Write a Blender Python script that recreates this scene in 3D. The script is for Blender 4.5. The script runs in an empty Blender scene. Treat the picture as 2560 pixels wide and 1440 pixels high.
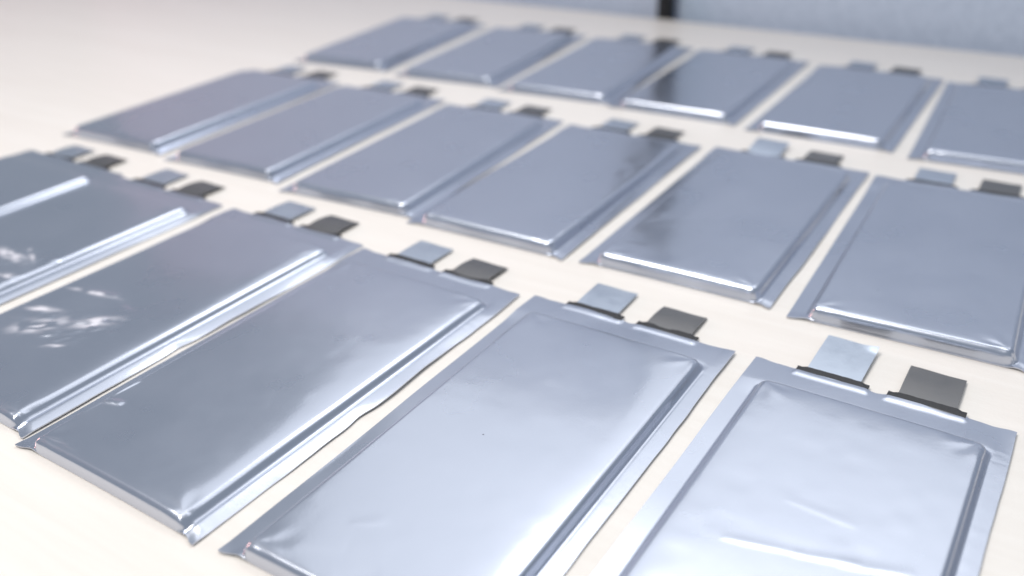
import bpy, math, random
import numpy as np
from mathutils import Matrix, Vector

# ------------------------------------------------------------------ camera, world, lamps, exposure
scene = bpy.context.scene
col = scene.collection

CAM_H, PITCH, ROLL, F_PX = 0.14863, 0.489846, -0.0232026, 2307.376
fwd = Vector((0, math.cos(PITCH), -math.sin(PITCH)))
up0 = Vector((0, math.sin(PITCH), math.cos(PITCH)))
rt0 = Vector((1, 0, 0))
rt = rt0 * math.cos(ROLL) + up0 * math.sin(ROLL)
up = up0 * math.cos(ROLL) - rt0 * math.sin(ROLL)
cam_data = bpy.data.cameras.new('camera')
cam = bpy.data.objects.new('camera', cam_data)
col.objects.link(cam)
m = Matrix.Identity(4)
for i in range(3):
    m[i][0], m[i][1], m[i][2] = rt[i], up[i], -fwd[i]
m[0][3], m[1][3], m[2][3] = 0, 0, CAM_H
cam.matrix_world = m
cam_data.sensor_width = 36
cam_data.lens = 36 * F_PX / 2560
cam_data.clip_start = 0.005
cam_data.clip_end = 50
cam_data.dof.use_dof = True
cam_data.dof.focus_distance = 0.245
cam_data.dof.aperture_fstop = 7.4
scene.camera = cam

world = bpy.data.worlds.new('World')
scene.world = world
world.use_nodes = True
bg = world.node_tree.nodes['Background']
bg.inputs['Color'].default_value = (0.77, 0.87, 1.02, 1)
bg.inputs['Strength'].default_value = 0.43


def lamp(name, loc, target, sx, sy, power, colour):
    d = bpy.data.lights.new(name, 'AREA')
    d.shape = 'RECTANGLE'
    d.size, d.size_y = sx, sy
    d.energy = power
    d.color = colour
    o = bpy.data.objects.new(name, d)
    col.objects.link(o)
    o.location = loc
    o.rotation_euler = (Vector(target) - Vector(loc)).to_track_quat('-Z', 'Y').to_euler()
    return o


lamp('ceiling_lamp', (0.42, 1.08, 1.29), (0.1, 0.2, 0), 2.0, 1.3, 6.2, (0.95, 0.965, 1.0))
lamp('ceiling_lamp', (0.45, 0.96, 1.26), (0.1, 0.2, 0), 0.95, 0.34, 2.9, (0.97, 0.975, 1.0))
lamp('ceiling_lamp', (-0.30, 0.17, 0.78), (-0.15, 0.22, 0), 0.40, 0.40, 5.2, (1.0, 0.965, 0.925))
lamp('pink_fill_lamp', (-1.3, 1.0, 0.30), (-0.45, 0.6, 0), 0.5, 0.3, 4.2, (1.0, 0.50, 0.42))  # added fill lamp out of view, puts a pink cast on the table's left

scene.view_settings.view_transform = 'Standard'
scene.view_settings.look = 'None'
scene.view_settings.exposure = 0
scene.view_settings.gamma = 1
scene.render.engine = 'CYCLES'
scene.cycles.use_denoising = True
scene.cycles.max_bounces = 8
scene.cycles.caustics_reflective = True
scene.cycles.sample_clamp_indirect = 4


# ------------------------------------------------------------------ materials
def new_mat(name):
    mt = bpy.data.materials.new(name)
    mt.use_nodes = True
    nt = mt.node_tree
    for n in list(nt.nodes):
        nt.nodes.remove(n)
    return mt, nt


def node(nt, kind, **kw):
    n = nt.nodes.new(kind)
    for k, v in kw.items():
        if k in n.inputs:
            n.inputs[k].default_value = v
        else:
            setattr(n, k, v)
    return n


def ramp(nt, src, lo, hi, a, b):
    r = node(nt, 'ShaderNodeMapRange')
    r.inputs['From Min'].default_value = lo
    r.inputs['From Max'].default_value = hi
    r.inputs['To Min'].default_value = a
    r.inputs['To Max'].default_value = b
    nt.links.new(src, r.inputs['Value'])
    return r.outputs['Result']


def foil_material():
    mt, nt = new_mat('aluminium_laminate_foil')
    L = nt.links.new
    tc = node(nt, 'ShaderNodeTexCoord')
    info = node(nt, 'ShaderNodeObjectInfo')
    geo = node(nt, 'ShaderNodeNewGeometry')
    # faint rolling streaks along the foil and soft smudges
    mp = node(nt, 'ShaderNodeMapping')
    mp.inputs['Scale'].default_value = (420, 26, 60)
    L(tc.outputs['Object'], mp.inputs['Vector'])
    streak = node(nt, 'ShaderNodeTexNoise', Scale=1.0, Detail=3.0)
    L(mp.outputs['Vector'], streak.inputs['Vector'])
    smudge = node(nt, 'ShaderNodeTexNoise', Scale=38.0, Detail=4.0)
    L(geo.outputs['Position'], smudge.inputs['Vector'])
    fine = node(nt, 'ShaderNodeTexNoise', Scale=1500.0, Detail=2.0)
    L(geo.outputs['Position'], fine.inputs['Vector'])
    b1 = node(nt, 'ShaderNodeBump', Strength=0.04, Distance=0.0003)
    L(fine.outputs['Fac'], b1.inputs['Height'])
    b2 = node(nt, 'ShaderNodeBump', Strength=0.015, Distance=0.0004)
    L(streak.outputs['Fac'], b2.inputs['Height'])
    L(b1.outputs['Normal'], b2.inputs['Normal'])
    # tiny dark specks of dust
    vor = node(nt, 'ShaderNodeTexVoronoi', Scale=52.0)
    L(geo.outputs['Position'], vor.inputs['Vector'])
    speck = ramp(nt, vor.outputs['Distance'], 0.010, 0.015, 1.0, 0.0)
    mixc = node(nt, 'ShaderNodeMix', data_type='RGBA')
    mixc.inputs[6].default_value = (0.60, 0.63, 0.705, 1)
    mixc.inputs[7].default_value = (0.14, 0.14, 0.16, 1)
    L(speck, mixc.inputs[0])
    sharp = node(nt, 'ShaderNodeBsdfPrincipled', Metallic=1.0)
    L(mixc.outputs[2], sharp.inputs['Base Color'])
    L(ramp(nt, smudge.outputs['Fac'], 0.35, 0.7, 0.095, 0.13), sharp.inputs['Roughness'])
    L(b2.outputs['Normal'], sharp.inputs['Normal'])
    hazy = node(nt, 'ShaderNodeBsdfPrincipled', Metallic=1.0)
    L(mixc.outputs[2], hazy.inputs['Base Color'])
    L(ramp(nt, smudge.outputs['Fac'], 0.35, 0.7, 0.27, 0.33), hazy.inputs['Roughness'])
    L(b2.outputs['Normal'], hazy.inputs['Normal'])
    mx = node(nt, 'ShaderNodeMixShader', Fac=0.62)
    L(sharp.outputs[0], mx.inputs[1])
    L(hazy.outputs[0], mx.inputs[2])
    # worn, whitened film where the surface was rubbed
    att = node(nt, 'ShaderNodeAttribute', attribute_name='scuff')
    worn = node(nt, 'ShaderNodeBsdfPrincipled', Roughness=0.5)
    worn.inputs['Base Color'].default_value = (0.80, 0.78, 0.83, 1)
    mw = node(nt, 'ShaderNodeMixShader')
    L(ramp(nt, att.outputs['Fac'], 0.0, 1.0, 0.0, 0.9), mw.inputs[0])
    L(mx.outputs[0], mw.inputs[1])
    L(worn.outputs[0], mw.inputs[2])
    out = node(nt, 'ShaderNodeOutputMaterial')
    L(mw.outputs[0], out.inputs['Surface'])
    return mt


def tab_material(name, colour, rough):
    mt, nt = new_mat(name)
    L = nt.links.new
    geo = node(nt, 'ShaderNodeNewGeometry')
    nz = node(nt, 'ShaderNodeTexNoise', Scale=260.0, Detail=4.0)
    L(geo.outputs['Position'], nz.inputs['Vector'])
    p = node(nt, 'ShaderNodeBsdfPrincipled', Metallic=1.0)
    p.inputs['Base Color'].default_value = colour
    L(ramp(nt, nz.outputs['Fac'], 0.3, 0.7, rough - 0.05, rough + 0.06), p.inputs['Roughness'])
    b = node(nt, 'ShaderNodeBump', Strength=0.08, Distance=0.0003)
    L(nz.outputs['Fac'], b.inputs['Height'])
    L(b.outputs['Normal'], p.inputs['Normal'])
    out = node(nt, 'ShaderNodeOutputMaterial')
    L(p.outputs[0], out.inputs['Surface'])
    return mt


def film_material():
    mt, nt = new_mat('black_sealing_film')
    p = node(nt, 'ShaderNodeBsdfPrincipled', Roughness=0.42)
    p.inputs['Base Color'].default_value = (0.018, 0.017, 0.017, 1)
    nz = node(nt, 'ShaderNodeTexNoise', Scale=700.0)
    b = node(nt, 'ShaderNodeBump', Strength=0.2, Distance=0.0003)
    nt.links.new(nz.outputs['Fac'], b.inputs['Height'])
    nt.links.new(b.outputs['Normal'], p.inputs['Normal'])
    out = node(nt, 'ShaderNodeOutputMaterial')
    nt.links.new(p.outputs[0], out.inputs['Surface'])
    return mt


def table_material():
    mt, nt = new_mat('pale_wood_laminate')
    L = nt.links.new
    tc = node(nt, 'ShaderNodeTexCoord')
    mp = node(nt, 'ShaderNodeMapping')
    mp.inputs['Scale'].default_value = (14, 260, 30)
    L(tc.outputs['Object'], mp.inputs['Vector'])
    grain = node(nt, 'ShaderNodeTexNoise', Scale=1.0, Detail=5.0, Distortion=0.6)
    L(mp.outputs['Vector'], grain.inputs['Vector'])
    mp2 = node(nt, 'ShaderNodeMapping')
    mp2.inputs['Scale'].default_value = (3.0, 34, 10)
    L(tc.outputs['Object'], mp2.inputs['Vector'])
    band = node(nt, 'ShaderNodeTexNoise', Scale=1.0, Detail=3.0)
    L(mp2.outputs['Vector'], band.inputs['Vector'])
    mixv = node(nt, 'ShaderNodeMath', operation='ADD')
    L(ramp(nt, grain.outputs['Fac'], 0.35, 0.7, 0.0, 0.6), mixv.inputs[0])
    L(ramp(nt, band.outputs['Fac'], 0.35, 0.7, 0.0, 0.4), mixv.inputs[1])
    c = node(nt, 'ShaderNodeMix', data_type='RGBA')
    c.inputs[6].default_value = (0.86, 0.815, 0.755, 1)
    c.inputs[7].default_value = (0.81, 0.757, 0.692, 1)
    L(mixv.outputs[0], c.inputs[0])
    pebble = node(nt, 'ShaderNodeTexNoise', Scale=900.0, Detail=2.0)
    L(tc.outputs['Object'], pebble.inputs['Vector'])
    b = node(nt, 'ShaderNodeBump', Strength=0.18, Distance=0.0004)
    L(pebble.outputs['Fac'], b.inputs['Height'])
    b2 = node(nt, 'ShaderNodeBump', Strength=0.10, Distance=0.0004)
    L(grain.outputs['Fac'], b2.inputs['Height'])
    L(b.outputs['Normal'], b2.inputs['Normal'])
    p = node(nt, 'ShaderNodeBsdfPrincipled', Roughness=0.33)
    p.inputs['Specular IOR Level'].default_value = 0.43
    L(c.outputs[2], p.inputs['Base Color'])
    L(b2.outputs['Normal'], p.inputs['Normal'])
    out = node(nt, 'ShaderNodeOutputMaterial')
    L(p.outputs[0], out.inputs['Surface'])
    return mt


def fabric_material():
    mt, nt = new_mat('grey_blue_woven_fabric')
    L = nt.links.new
    tc = node(nt, 'ShaderNodeTexCoord')
    w1 = node(nt, 'ShaderNodeTexWave', Scale=190.0, Distortion=1.2, bands_direction='X')
    w2 = node(nt, 'ShaderNodeTexWave', Scale=190.0, Distortion=1.2, bands_direction='Z')
    nz = node(nt, 'ShaderNodeTexNoise', Scale=230.0, Detail=4.0)
    for w in (w1, w2, nz):
        L(tc.outputs['Object'], w.inputs['Vector'])
    mul = node(nt, 'ShaderNodeMath', operation='MULTIPLY')
    L(w1.outputs['Fac'], mul.inputs[0])
    L(w2.outputs['Fac'], mul.inputs[1])
    add = node(nt, 'ShaderNodeMath', operation='ADD')
    L(mul.outputs[0], add.inputs[0])
    L(nz.outputs['Fac'], add.inputs[1])
    c = node(nt, 'ShaderNodeMix', data_type='RGBA')
    c.inputs[6].default_value = (0.45, 0.525, 0.635, 1)
    c.inputs[7].default_value = (0.68, 0.755, 0.87, 1)
    L(ramp(nt, add.outputs[0], 0.4, 1.3, 0, 1), c.inputs[0])
    b = node(nt, 'ShaderNodeBump', Strength=0.4, Distance=0.0006)
    L(add.outputs[0], b.inputs['Height'])
    p = node(nt, 'ShaderNodeBsdfPrincipled', Roughness=0.9)
    p.inputs['Specular IOR Level'].default_value = 0.1
    L(c.outputs[2], p.inputs['Base Color'])
    L(b.outputs['Normal'], p.inputs['Normal'])
    out = node(nt, 'ShaderNodeOutputMaterial')
    L(p.outputs[0], out.inputs['Surface'])
    return mt


def plain_material(name, colour, rough):
    mt, nt = new_mat(name)
    p = node(nt, 'ShaderNodeBsdfPrincipled', Roughness=rough)
    p.inputs['Base Color'].default_value = colour
    nz = node(nt, 'ShaderNodeTexNoise', Scale=500.0)
    b = node(nt, 'ShaderNodeBump', Strength=0.1, Distance=0.0004)
    nt.links.new(nz.outputs['Fac'], b.inputs['Height'])
    nt.links.new(b.outputs['Normal'], p.inputs['Normal'])
    out = node(nt, 'ShaderNodeOutputMaterial')
    nt.links.new(p.outputs[0], out.inputs['Surface'])
    return mt


FOIL = foil_material()
TAB_PALE = tab_material('pale_aluminium_tab', (0.54, 0.59, 0.66, 1), 0.38)
TAB_DARK = tab_material('dark_nickel_tab', (0.22, 0.215, 0.21, 1), 0.42)
FILM = film_material()
TABLE = table_material()
FABRIC = fabric_material()
BLACK = plain_material('black_painted_metal', (0.006, 0.006, 0.008, 1), 0.35)
CABLE = plain_material('black_cable_rubber', (0.012, 0.012, 0.013, 1), 0.5)

# ------------------------------------------------------------------ helpers


def mesh_obj(name, verts, faces, mat, parent=None, normals=None, smooth=True):
    me = bpy.data.meshes.new(name)
    me.from_pydata([tuple(map(float, v)) for v in verts], [], [tuple(map(int, f)) for f in faces])
    me.materials.append(mat)
    me.polygons.foreach_set('use_smooth', [smooth] * len(me.polygons))
    me.update()
    if normals is not None:
        me.normals_split_custom_set_from_vertices([tuple(map(float, n)) for n in normals])
    o = bpy.data.objects.new(name, me)
    col.objects.link(o)
    if parent is not None:
        o.parent = parent
    return o


def bevel_box(name, lo, hi, bev, mat, parent=None, seg=2):
    import bmesh
    bm = bmesh.new()
    bmesh.ops.create_cube(bm, size=1)
    for v in bm.verts:
        for k in range(3):
            v.co[k] = lo[k] if v.co[k] < 0 else hi[k]
    bmesh.ops.bevel(bm, geom=bm.edges[:], offset=bev, segments=seg, affect='EDGES')
    me = bpy.data.meshes.new(name)
    bm.to_mesh(me)
    bm.free()
    me.materials.append(mat)
    o = bpy.data.objects.new(name, me)
    col.objects.link(o)
    if parent is not None:
        o.parent = parent
    return o


def tag(o, label, cat, group=None):
    o['label'] = label
    o['category'] = cat
    if group:
        o['group'] = group


# ------------------------------------------------------------------ table, screen, post
EDGE_A = -0.5725                     # direction of the rear table edge
EDGE_P = Vector((0.0727, 0.7266, 0))
frame = Matrix.Translation(EDGE_P) @ Matrix.Rotation(EDGE_A, 4, 'Z')   # x along the edge, y away from the table

tab_o = bevel_box('table_top', (-1.5, -1.25, -0.026), (1.3, 0.0, 0.0), 0.0015, TABLE)
tab_o.matrix_world = frame
tab_o['kind'] = 'structure'
tab_o['label'] = 'pale wood grain laminate table top'

PANEL_Y = 0.014
POST_X = 0.0515
for x0, x1, PANEL_TOP, lab in ((-0.665, POST_X - 0.004, 0.40, 'grey blue woven fabric desk screen on the bare side of the black post'),
                    (POST_X + 0.004, 1.1, 0.29, 'grey blue woven fabric desk screen behind the full rows of cells')):
    root = bpy.data.objects.new('desk_screen', None)
    col.objects.link(root)
    root.matrix_world = frame
    tag(root, lab, 'desk screen', 'fabric desk screens along the table edge')
    bevel_box('fabric_panel', (x0, PANEL_Y, -0.16), (x1, PANEL_Y + 0.028, PANEL_TOP), 0.004, FABRIC, root)
    bevel_box('top_trim', (x0, PANEL_Y + 0.002, PANEL_TOP + 0.0003), (x1, PANEL_Y + 0.026, PANEL_TOP + 0.01), 0.003,
              plain_material('grey_trim', (0.35, 0.36, 0.38, 1), 0.4), root)

post = bevel_box('screen_post', (POST_X - 0.0054, 0.0012, -0.16), (POST_X + 0.0054, PANEL_Y - 0.0004, 0.105), 0.002, BLACK)
post.matrix_world = frame
tag(post, 'short black metal post standing between table edge and fabric screen', 'post')


def tube(name, pts, r, mat, n=10):
    P = [Vector(p) for p in pts]
    # Catmull-Rom
    Q = []
    for i in range(len(P) - 1):
        a, b, c, d = P[max(i - 1, 0)], P[i], P[i + 1], P[min(i + 2, len(P) - 1)]
        for k in range(8):
            t = k / 8
            Q.append(0.5 * ((2 * b) + (c - a) * t + (2 * a - 5 * b + 4 * c - d) * t * t + (3 * b - a - 3 * c + d) * t ** 3))
    Q.append(P[-1])
    V, F = [], []
    for i, q in enumerate(Q):
        t = (Q[min(i + 1, len(Q) - 1)] - Q[max(i - 1, 0)]).normalized()
        s = t.cross(Vector((0, 1, 0.03))).normalized()
        u = s.cross(t)
        for k in range(n):
            a = 2 * math.pi * k / n
            V.append(q + s * (r * math.cos(a)) + u * (r * math.sin(a)))
    for i in range(len(Q) - 1):
        for k in range(n):
            F.append((i * n + k, i * n + (k + 1) % n, (i + 1) * n + (k + 1) % n, (i + 1) * n + k))
    F.append(tuple(range(n))[::-1])
    F.append(tuple((len(Q) - 1) * n + k for k in range(n)))
    return mesh_obj(name, V, F, mat)


cy = PANEL_Y - 0.0045
cable = tube('cable', [(POST_X, cy, 0.102), (POST_X - 0.004, cy, 0.118), (POST_X - 0.020, cy, 0.130), (POST_X - 0.024, cy, 0.142),
                       (POST_X - 0.004, cy, 0.150), (POST_X + 0.012, cy, 0.160), (POST_X - 0.006, cy, 0.172),
                       (POST_X - 0.026, cy, 0.178), (POST_X - 0.014, cy, 0.190), (POST_X + 0.010, cy, 0.194),
                       (POST_X + 0.0, cy, 0.208)], 0.0044, CABLE)
cable.matrix_world = frame
tag(cable, 'thin black cable curling up the screen above the post', 'cable')

# ------------------------------------------------------------------ pouch cells
MM = 0.001
T = 4.2                                  # cup depth, mm
XL, XR, YB, YT = -30.2, 31.3, -0.2, 126.5  # foot of the cup wall
XO, YO = 35.0, 138.0                     # outer edge of the seal


def sstep(a, b, x):
    t = np.clip((x - a) / (b - a), 0, 1)
    return t * t * (3 - 2 * t)


def build_profile(deg, r1, r2):
    """wall cross-section: foot fillet, steep wall, round shoulder"""
    pts = [(-9, 0), (-0.6, 0)]
    slope = math.radians(deg)
    # foot fillet (concave)
    cx, cz = -0.6, r1
    for k in range(1, 7):
        a = slope * k / 6
        pts.append((cx + r1 * math.sin(a), cz - r1 * math.cos(a)))
    # shoulder fillet (convex), ends at z = T
    sh = []
    for k in range(0, 11):
        a = slope * (1 - k / 10)
        sh.append((-r2 * math.sin(a), T - r2 + r2 * math.cos(a)))
    x0, z0 = pts[-1]
    xs, zs = sh[0]
    shift = x0 + (zs - z0) / math.tan(slope) - xs
    for x, z in sh:
        pts.append((x + shift, z))
    pts.append((90, T))
    p = np.array(pts)
    return p[:, 0], p[:, 1] / T


PX, PZ = build_profile(68, 0.9, 1.8)
EX, EZ = build_profile(82, 0.35, 1.9)


def value_noise(rng, x, y, wave):
    nx, ny = int(90 / wave) + 4, int(170 / wave) + 4
    g = rng.standard_normal((nx, ny))
    u = (x + 42) / wave
    v = (y + 12) / wave
    i = np.clip(np.floor(u).astype(int), 0, nx - 2)
    j = np.clip(np.floor(v).astype(int), 0, ny - 2)
    fu = u - i
    fv = v - j
    fu = fu * fu * fu * (fu * (fu * 6 - 15) + 10)
    fv = fv * fv * fv * (fv * (fv * 6 - 15) + 10)
    return (g[i, j] * (1 - fu) + g[i + 1, j] * fu) * (1 - fv) + (g[i, j + 1] * (1 - fu) + g[i + 1, j + 1] * fu) * fv


def lines(segs):
    out = [segs[0][0]]
    for a, b, h in segs:
        n = max(1, round((b - a) / h))
        out += [a + (b - a) * (k + 1) / n for k in range(n)]
    return np.array(out)


def seg_dist(X, Y, a, b):
    ax, ay = a
    bx, by = b
    L2 = (bx - ax) ** 2 + (by - ay) ** 2
    t = np.clip(((X - ax) * (bx - ax) + (Y - ay) * (by - ay)) / L2, 0, 1)
    return np.hypot(X - (ax + t * (bx - ax)), Y - (ay + t * (by - ay))), t


def cell_field(rng, cfg):
    h = cfg.get('step', 1.0)
    xs = lines([(-XO, -31.6, 0.55), (-31.6, -25.5, 0.22), (-25.5, 27, h), (27, 33.4, 0.22), (33.4, XO, 0.27)])
    ys = lines([(0, 7.5, 0.2), (7.5, 121, h), (121, 127.6, 0.3), (127.6, YO, 0.6)])
    U, V = np.meshgrid(xs, ys, indexing='ij')
    # outline: the folded bottom end is set back between the two ears, the other edges waver a little
    X = U.copy()
    Y = V.copy()
    back = 1.1 * sstep(-34.2, -29.5, U) * (1 - sstep(31.0, 34.4, U)) + 0.25 * np.cos(U / 22.0)
    Y = Y + back * (1 - sstep(0, 7.0, V)) - 0
    wob = 0.18 * value_noise(rng, 0 * U, V, 26) + 0.05 * value_noise(rng, 0 * U, V, 7)
    X = X + wob * sstep(31.5, 35, U) * cfg.get('wob', 1.0)
    for (yc, w, a) in cfg.get('notch', []):
        X = X + a * np.exp(-((V - yc) / w) ** 2) * sstep(31.5, 35, U)
    X = X + 0.12 * value_noise(rng, 0 * U, V, 30) * sstep(-31.5, -35, U)
    tope = 0.16 * value_noise(rng, U, 0 * V, 14) + 0.12 * value_noise(rng, U, 0 * V, 4)
    tope = tope - 0.7 * np.exp(-((U + 0.3) / 2.0) ** 2) + 0.5 * np.exp(-((np.abs(U) - 33) / 3) ** 2) - 0.6 * sstep(24, 35, U)
    Y = Y + tope * sstep(130, YO, V)
    # signed distance to the cup's foot, inside positive
    r = cfg.get('corner', 4.6) + (4.2 - cfg.get('corner', 4.6)) * sstep(30, 90, V)
    hx, hy = (XR - XL) / 2 - r, (YT - YB) / 2 - r
    qx = np.abs(U - (XL + XR) / 2) - hx
    qy = np.abs(V - (YT + YB) / 2) - hy
    sd = -(np.hypot(np.maximum(qx, 0), np.maximum(qy, 0)) + np.minimum(np.maximum(qx, qy), 0) - r)
    dl, dr, db, dt = U - XL, XR - U, V - YB, YT - V
    # seal: sits on the table on one long side, stands off a little on the other
    tr = np.clip((U - XR) / (XO - XR), 0, 1)
    tl = np.clip((XL - U) / (XL + XO), 0, 1)
    tt = np.clip((V - YT) / (YO - YT), 0, 1)
    lift = cfg.get('lift', 0.85) + cfg.get('lift_var', 0.25) * value_noise(rng, 0 * U, V, 30)
    lift = np.clip(lift, 0.5, 2.2)
    zr = cfg.get('root', 1.15) - (cfg.get('root', 1.15) - lift) * tr ** 1.3
    zl = 0.75 + cfg.get('lrise', -0.30) * tl + 0.06 * value_noise(rng, 0 * U, V, 24)
    zt = 1.15 - 0.35 * tt + 0.12 * value_noise(rng, U, V, 13) * tt
    wr, wl = sstep(XR - 3, XR + 0.3, U), 1 - sstep(XL - 0.3, XL + 3, U)
    wt = sstep(YT - 9, YT + 2.0, V)
    zf = 0.45 + 0 * U
    zf = zf * (1 - wl) + zl * wl
    zf = zf * (1 - wr) + zr * wr
    zf = zf * (1 - wt) + (zt * (1 - tr) + lift * tr) * wt
    end = 1 - sstep(0, 4.5, V)
    ear = np.maximum(wl * 0.9, wr * 0.9)
    zf = zf * (1 - end) + end * (0.42 + 0.35 * ear + 0.45 * np.exp(-((U + 28.5) / 2.2) ** 2) + 0.35 * np.exp(-((U - 30) / 2.0) ** 2))
    # pressed band over the two tab films
    for tx in (-12.6, 12.6):
        on = sstep(tx - 11, tx - 9.6, U) * (1 - sstep(tx + 9.6, tx + 11, U))
        zf = zf + on * (0.30 * sstep(134.5, 136.4, V))
    zf = np.maximum(zf, 0.40)
    wend = sstep(-1.5, 1.5, np.minimum(dl, dr) - db)
    prof = np.interp(sd, PX + 0.6, PZ) * (1 - wend) + np.interp(sd, EX + 0.6, EZ) * wend
    Tc = cfg.get('T', 5.2)
    Z = zf * (1 - prof) + Tc * prof
    # the face: soft shoulders, slow unevenness of the stacked electrodes
    inside = sstep(1.0, 4.5, sd)
    roll = cfg.get('roll', 0.25)
    Z = Z - prof * (roll * np.exp(-np.maximum(dr - 1.4, 0) / 3.0) + cfg.get('lroll', 0.12) * np.exp(-np.maximum(dl - 1.4, 0) / cfg.get('llen', 1.8))
                    + 0.30 * np.exp(-np.maximum(db - 1.4, 0) / 2.0) + 0.5 * np.exp(-np.maximum(dt - 1.4, 0) / 3.2))
    Z = Z + prof * 0.04 * (1 - ((U - 0.8) / 33) ** 2)
    amp = cfg.get('uneven', 0.032)
    Z = Z + inside * amp * (value_noise(rng, U, V, 24) + 0.35 * value_noise(rng, U, V, 10))
    Z = Z + inside * 0.012 * value_noise(rng, U, V, 5) * cfg.get('crinkle', 1.0)
    # corner puckers
    for cx, cyy in ((XL + 4, YB + 4), (XR - 4, YB + 4), (XR - 4, YT - 4), (XL + 4, YT - 4)):
        rr = np.hypot(U - cx, V - cyy)
        ang = np.arctan2(V - cyy, U - cx)
        Z = Z + prof * 0.07 * np.sin(ang * 5 + rng.uniform(0, 6)) * np.exp(-((rr - 5) / 3.2) ** 2)
    # creases (ridges) and dents
    for (a, b, ht, w) in cfg.get('crease', []):
        d, t = seg_dist(U, V, a, b)
        side = (b[0] - a[0]) * (V - a[1]) - (b[1] - a[1]) * (U - a[0])
        d = (d + 0.2 * value_noise(rng, U, V, 6)) * np.where(side > 0, 0.45, 1.0)
        env = np.sin(np.pi * np.clip(t, 0.0, 1.0)) ** 0.5
        Z = Z + inside * ht * env * np.exp(-(d / w) ** 2)
    dz = 0 * U
    for (cx, cyy, rx, ry, ht, wv) in cfg.get('crumple', []):
        e = np.exp(-((U - cx) / rx) ** 2 - ((V - cyy) / ry) ** 2)
        dz = dz + e * 0.08 * value_noise(rng, U, V, wv * 1.5)
        for _ in range(int(3.2 * rx)):
            px, py = cx + rng.normal(0, 0.55) * rx, cyy + rng.normal(0, 0.55) * ry
            an, ln = rng.normal(0.62, 0.3), rng.uniform(1.8, 5.0)
            d, t = seg_dist(U, V, (px - ln * math.cos(an), py - ln * math.sin(an)), (px + ln * math.cos(an), py + ln * math.sin(an)))
            dz = dz + rng.choice((1, 1, -0.6)) * ht * rng.uniform(0.25, 0.6) * np.sin(np.pi * t) * np.exp(-(d / rng.uniform(0.6, 1.2)) ** 2)
    Z = Z + inside * 0.32 * np.tanh(dz / 0.32)
    # wrinkles pressed across the standing seal
    Z = Z + 0.012 * wr * (1 - prof) * np.abs(value_noise(rng, 0.3 * U, V, 3.0)) * cfg.get('crinkle', 1.0)
    # abraded spots on the film
    scuff = 0 * U
    for (cx, cyy, rx, ry, an) in cfg.get('scuff', []):
        ca, sa = math.cos(an), math.sin(an)
        a1, b1 = ca * (U - cx) + sa * (V - cyy), -sa * (U - cx) + ca * (V - cyy)
        e = np.exp(-((a1 / rx) ** 2 + (b1 / ry) ** 2) ** 1.5)
        streaks = 0.55 + 0.45 * value_noise(rng, 0.35 * a1, b1 + 60, 1.3) + 0.35 * value_noise(rng, a1, b1 + 60, 3.0)
        scuff = np.maximum(scuff, e * np.clip(streaks, 0, 1))
    return X, Y, Z, xs, ys, scuff


def grid_normals(X, Y, Z):
    P = np.stack([X, Y, Z], -1)
    du = np.gradient(P, axis=0)
    dv = np.gradient(P, axis=1)
    n = np.cross(du, dv)
    return n / np.linalg.norm(n, axis=-1, keepdims=True)


def sheet_part(name, P, N, parent, thick, full_back):
    """one piece of the foil: upper skin, rim and underside"""
    nx, ny = P.shape[:2]
    idx = np.arange(nx * ny).reshape(nx, ny)
    V = [*P.reshape(-1, 3)]
    NN = [*N.reshape(-1, 3)]
    a, b, c, d = idx[:-1, :-1], idx[1:, :-1], idx[1:, 1:], idx[:-1, 1:]
    F = np.stack([a, b, c, d], -1).reshape(-1, 4).tolist()
    loop = [(i, 0) for i in range(nx)] + [(nx - 1, j) for j in range(1, ny)] + \
           [(i, ny - 1) for i in range(nx - 2, -1, -1)] + [(0, j) for j in range(ny - 2, 0, -1)]
    cen = P.reshape(-1, 3).mean(0)
    n = len(loop)
    low = []
    base = len(V)
    for (i, j) in loop:
        p = P[i, j]
        out = np.array([(-1.0 if i == 0 else 1.0 if i == nx - 1 else 0), (-1.0 if j == 0 else 1.0 if j == ny - 1 else 0), 0])
        out = out / np.linalg.norm(out)
        q = p.copy()
        q[2] = max(0.03, p[2] - thick)
        V.append(p)
        NN.append(out)
        V.append(q)
        NN.append(out)
        low.append(q)
    for k in range(n):
        k2 = (k + 1) % n
        F.append((base + 2 * k, base + 2 * k + 1, base + 2 * k2 + 1, base + 2 * k2))
    base = len(V)
    if full_back:
        B = P.copy()
        B[..., 2] = np.maximum(0.03, B[..., 2] - thick)
        V += [*B.reshape(-1, 3)]
        NN += [*(-N.reshape(-1, 3))]
        F += (np.stack([a, d, c, b], -1) + base).reshape(-1, 4).tolist()
    else:
        for q in low:
            V.append(q)
            NN.append(np.array([0, 0, -1.0]))
        V.append(np.array([cen[0], cen[1], 0.1]))
        NN.append(np.array([0, 0, -1.0]))
        for k in range(n):
            F.append((base + (k + 1) % n, base + k, base + n))
    return mesh_obj(name, np.array(V) * MM, F, FOIL, parent, NN)


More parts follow.
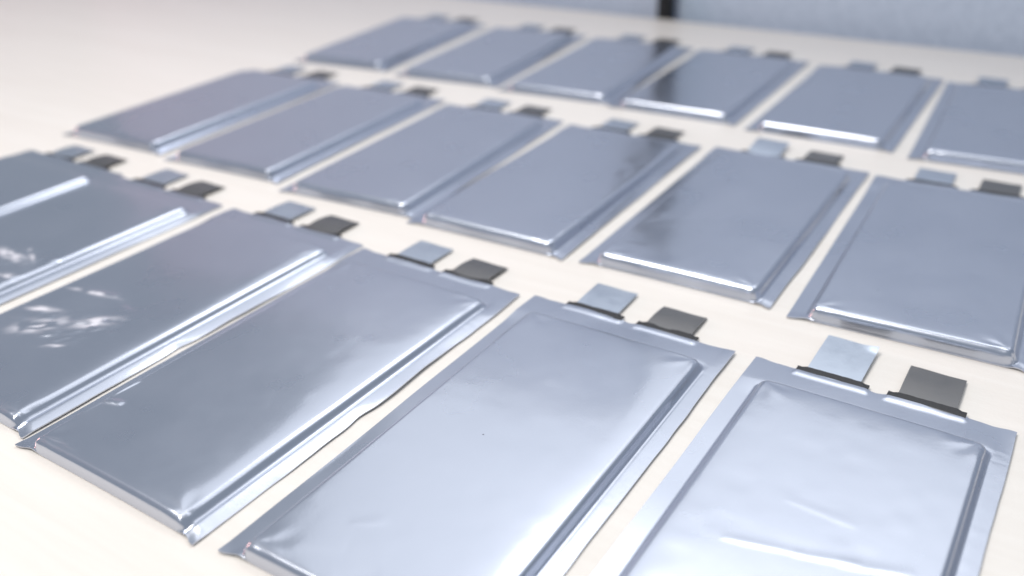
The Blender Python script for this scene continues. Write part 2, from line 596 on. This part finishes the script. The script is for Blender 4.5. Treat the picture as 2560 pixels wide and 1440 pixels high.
def tab_strip(name, tx, y0, z0, length, tip, bend, mat, parent, width=15.0, skew=0.0, burr=False):
    nx, ny = 9, 14
    V, F = [], []
    th = 0.22
    for side in (0, 1):
        for i in range(nx + 1):
            for j in range(ny + 1):
                u, v = i / nx, j / ny
                x = tx + (u - 0.5) * width + skew * v
                y = y0 + v * length
                z = z0 + (tip - z0) * v + bend * math.sin(math.pi * v) + 0.08 * math.sin(3 * u + 2 * v)
                if burr and u > 0.7 and v > 0.9:
                    z += 0.9 * (u - 0.7) * (v - 0.9) * 40
                    y -= 0.9 * (u - 0.7) / 0.3
                if j == ny:
                    y += 0.10 * math.sin(7 * u + tx)
                V.append((x, y, max(0.28, z) - side * th))
    k = (nx + 1) * (ny + 1)
    idx = lambda i, j: i * (ny + 1) + j
    for i in range(nx):
        for j in range(ny):
            F.append((idx(i, j), idx(i + 1, j), idx(i + 1, j + 1), idx(i, j + 1)))
            F.append((k + idx(i, j), k + idx(i, j + 1), k + idx(i + 1, j + 1), k + idx(i + 1, j)))
    base = len(V)
    loop = [(i, 0) for i in range(nx)] + [(nx, j) for j in range(ny)] + [(i, ny) for i in range(nx, 0, -1)] + [(0, j) for j in range(ny, 0, -1)]
    for (i, j) in loop:
        V.append(V[idx(i, j)])
        V.append(V[k + idx(i, j)])
    n = len(loop)
    for q in range(n):
        q2 = (q + 1) % n
        F.append((base + 2 * q, base + 2 * q + 1, base + 2 * q2 + 1, base + 2 * q2))
    return mesh_obj(name, np.array(V) * MM, F, mat, parent)


def film_strip(tx, rng, z, parent):
    """black polymer film round the tab where it leaves the seal"""
    w = 20.2
    n = 16
    V, F = [], []
    for i in range(n + 1):
        u = i / n
        x = tx + (u - 0.5) * w
        yy = 139.7 + rng.uniform(-0.12, 0.12) + (0.35 if 0.1 < u < 0.9 else 0)
        zt = z + (0.12 if 0.1 < u < 0.9 else -0.08)
        V += [(x, 137.0, z - 0.34), (x, yy, max(0.05, zt - 0.62)), (x, yy, zt), (x, 138.0, z + 0.02), (x, 137.0, z - 0.25)]
    for i in range(n):
        a, b = 5 * i, 5 * i + 5
        for q in range(5):
            F.append((a + q, a + (q + 1) % 5, b + (q + 1) % 5, b + q))
    F += [(4, 3, 2, 1, 0), tuple(5 * n + q for q in range(5))]
    return mesh_obj('tab_film', np.array(V) * MM, F, FILM, parent, smooth=False)


def pouch_cell(seed, pose, label, cfg):
    rng = np.random.default_rng(seed)
    root = bpy.data.objects.new('pouch_cell', None)
    col.objects.link(root)
    root.empty_display_size = 0.02
    root.location = (pose[0], pose[1], cfg.get('z', 0.0) * MM)
    root.rotation_euler = (math.radians(cfg.get('rx', 0)), math.radians(cfg.get('ry', 0)), pose[2])
    tag(root, label, 'battery cell', 'silver pouch cells laid out in three rows')
    X, Y, Z, xs, ys, scuff = cell_field(rng, cfg)
    P = np.stack([X, Y, Z], -1)
    N = grid_normals(X, Y, Z)
    il = int(np.argmin(np.abs(xs - (XL - 1.2))))
    ir = int(np.argmin(np.abs(xs - (XR + 1.2))))
    jt = int(np.argmin(np.abs(ys - (YT + 1.1))))
    cup = sheet_part('cup', P[il:ir + 1, :jt + 1], N[il:ir + 1, :jt + 1], root, 0.36, False)
    vals = np.zeros(len(cup.data.vertices), dtype=np.float32)
    sc = scuff[il:ir + 1, :jt + 1].reshape(-1)
    vals[:len(sc)] = sc
    cup.data.attributes.new('scuff', 'FLOAT', 'POINT').data.foreach_set('value', vals)
    sheet_part('side_seal', P[:il + 1], N[:il + 1], root, 0.36, True)
    sheet_part('side_seal', P[ir:], N[ir:], root, 0.36, True)
    sheet_part('end_seal', P[il:ir + 1, jt:], N[il:ir + 1, jt:], root, 0.36, True)
    ztop = float(np.mean(Z[np.abs(xs + 12.6) < 8][:, -1])) + 0.05
    ztop2 = float(np.mean(Z[np.abs(xs - 12.6) < 8][:, -1])) + 0.05
    film_strip(-12.6, rng, ztop + 0.06, root)
    film_strip(12.6, rng, ztop2 + 0.06, root)
    t1 = cfg.get('tab1', (17.0, 1.0, 0.2))
    t2 = cfg.get('tab2', (15.5, 0.8, 0.3))
    a = tab_strip('tab', -12.6, 137.2, ztop - 0.12, t1[0] + 1.6, t1[1], t1[2], TAB_PALE, root, burr=cfg.get('burr', False), skew=rng.uniform(-0.5, 0.3))
    a['label'] = 'pale aluminium tab'
    b = tab_strip('tab', 12.6, 137.2, ztop2 - 0.12, t2[0] + 1.6, t2[1], t2[2], TAB_DARK, root, skew=rng.uniform(-0.3, 0.4))
    b['label'] = 'dark nickel tab'
    return root


FAR, MID, NEAR = 'row along the fabric screen', 'middle row', 'row farthest from the screen'
CELLS = [
    # front row
    ((-0.2775, 0.2970, -0.5600), 'silver pouch cell with brownish sheen, first in the row farthest from the screen',
     dict(T=4.3, corner=3.4, step=0.7, root=1.75, lift=0.7, tab1=(14, 1.0, 0.6), tab2=(13, 0.8, 0.8), roll=0.9)),
    ((-0.2240, 0.2600, -0.5750), 'silver pouch cell with crumpled foil close beside its long bright ridge',
     dict(T=4.3, corner=3.4, step=0.6, root=1.75, lift=0.7, roll=0.95, scuff=[(10, 60.5, 9, 2.4, -0.1), (25, 50, 4, 1.6, 0.2), (17, 64, 6, 0.9, -0.5)], crumple=[(12, 60, 11, 6, 0.7, 3.0), (24, 50, 6, 5, 0.55, 2.6)], tab1=(16, 0.9, 0.3), tab2=(14, 0.7, 0.8))),
    ((-0.1605, 0.2185, -0.5800), 'silver pouch cell with shiny crumpled patch and pale scratch on its face',
     dict(T=4.3, corner=3.4, step=0.45, roll=1.0, scuff=[(-9, 35.5, 8.5, 4.2, 0.75), (4.5, 45.5, 7, 3.0, 0.75), (-18, 42, 5.5, 1.5, 0.35), (5.5, 29.5, 3.2, 0.8, 0.6), (-13.5, 57.4, 9, 1.0, 0.17)],
          crumple=[(-9, 36.5, 9, 6.5, 0.55, 2.2), (5, 45.5, 8, 4.0, 0.50, 1.7), (-18, 42, 6, 2.2, 0.45, 2.2), (2, 35, 8, 4, 0.34, 2.0)],
          crease=[((-23, 55.7), (-4, 59), 0.45, 1.2), ((-2, 60), (10, 58), -0.2, 2.2)], root=1.75, lift=0.75, lift_var=0.3, wob=1.6,
          notch=[(52, 4, -0.7)], tab1=(16, 1.0, 0.4), tab2=(14, 0.8, 0.8))),
    ((-0.1026, 0.1770, -0.5869), 'silver pouch cell with forked crease on its long edge and dented folded corner',
     dict(T=4.3, corner=3.4, step=0.6, roll=1.05, crease=[((-28, 11), (-27.2, 22), 0.42, 0.55), ((-27.6, 22), (-21, 23.8), 0.46, 0.55), ((-27.4, 23.5), (-26.6, 34), 0.40, 0.55), ((-27, 4), (-18, 5.0), 0.13, 0.5), ((-20, 5.0), (-14, 4.0), 0.1, 0.5), ((-10, 30), (14, 44), 0.05, 2.0), ((8, 6), (20, 34), 0.06, 3.0)],
          root=1.7, lift=0.8, lift_var=0.3, wob=1.3, notch=[(57, 4, -0.7), (70, 9, 0.35)], tab1=(15.5, 1.1, 0.2), tab2=(13.5, 0.8, 0.65))),
    ((-0.0380, 0.1368, -0.5741), 'smooth silver pouch cell with faint nick, beside the cell with chipped pale tab',
     dict(T=4.3, corner=3.4, step=0.6, uneven=0.025, crinkle=0.6, crease=[((-12, 19), (-5, 24), 0.07, 0.8), ((-24, 6), (-8, 13), 0.08, 2.2), ((-4, 4), (4, 10), -0.06, 1.5)],
          roll=0.7, lift=1.0, lift_var=0.2, tab1=(17, 1.1, 0.2), tab2=(14, 0.7, 0.55))),
    ((0.0247, 0.0957, -0.5820), 'bright silver pouch cell with long raised crease across its face and chipped pale tab',
     dict(T=4.3, corner=3.4, step=0.5, uneven=0.022, lrise=0.35, lroll=0.4, llen=3.2, crease=[((-15, 58), (3, 62.4), 0.12, 0.7), ((0, 61.2), (14, 65.6), 0.15, 0.75), ((9, 63.2), (24, 68.5), 0.12, 0.8), ((-7, 77.6), (10.5, 76.6), 0.06, 0.8)],
          roll=0.4, lift=0.95, lift_var=0.1, tab1=(21.5, 1.6, 0.2), tab2=(17.5, 1.0, 0.3), burr=True)),
    # middle row
    ((-0.1976, 0.4385, -0.5201), 'silver pouch cell at the bare table end of the middle row', {}),
    ((-0.1326, 0.3975, -0.5150), 'silver pouch cell second from the bare table end of the middle row', {}),
    ((-0.0690, 0.3548, -0.5080), 'silver pouch cell third from the bare table end of the middle row', {}),
    ((-0.0115, 0.3168, -0.5568), 'silver pouch cell with dark cable reflection by its ridge, fourth in the middle row', dict(step=0.8, crumple=[(24, 85, 5, 26, 0.07, 6.0)])),
    ((0.0538, 0.2780, -0.5603), 'silver pouch cell with faint dark squiggle reflection, fifth in the middle row',
     dict(step=0.7, tab1=(16, 2.8, 0.4), crumple=[(-20, 28, 6, 18, 0.07, 6.0)], crease=[((-14, 72), (14, 74), 0.02, 1.5)])),
    ((0.1172, 0.2361, -0.5400), 'silver pouch cell with evenly grey face, sixth and last in the middle row', dict(step=0.7, uneven=0.03)),
    # far row
    ((-0.1060, 0.5800, -0.4547), 'silver pouch cell at the bare table end of the row along the fabric screen', {}),
    ((-0.0376, 0.5390, -0.4699), 'silver pouch cell second from the bare end of the row along the fabric screen', {}),
    ((0.0250, 0.5010, -0.5059), 'silver pouch cell reflecting the post near its ridge, third along the fabric screen', {}),
    ((0.0837, 0.4636, -0.5505), 'silver pouch cell reflecting the post near its corner, fourth along the fabric screen', {}),
    ((0.1465, 0.4200, -0.5602), 'silver pouch cell fifth from the bare end of the row along the fabric screen', {}),
    ((0.2102, 0.3760, -0.5250), 'silver pouch cell sixth from the bare end of the row along the fabric screen', {}),
]
for k, (pose, lab, cfg) in enumerate(CELLS):
    pouch_cell(100 + k, pose, lab, cfg)
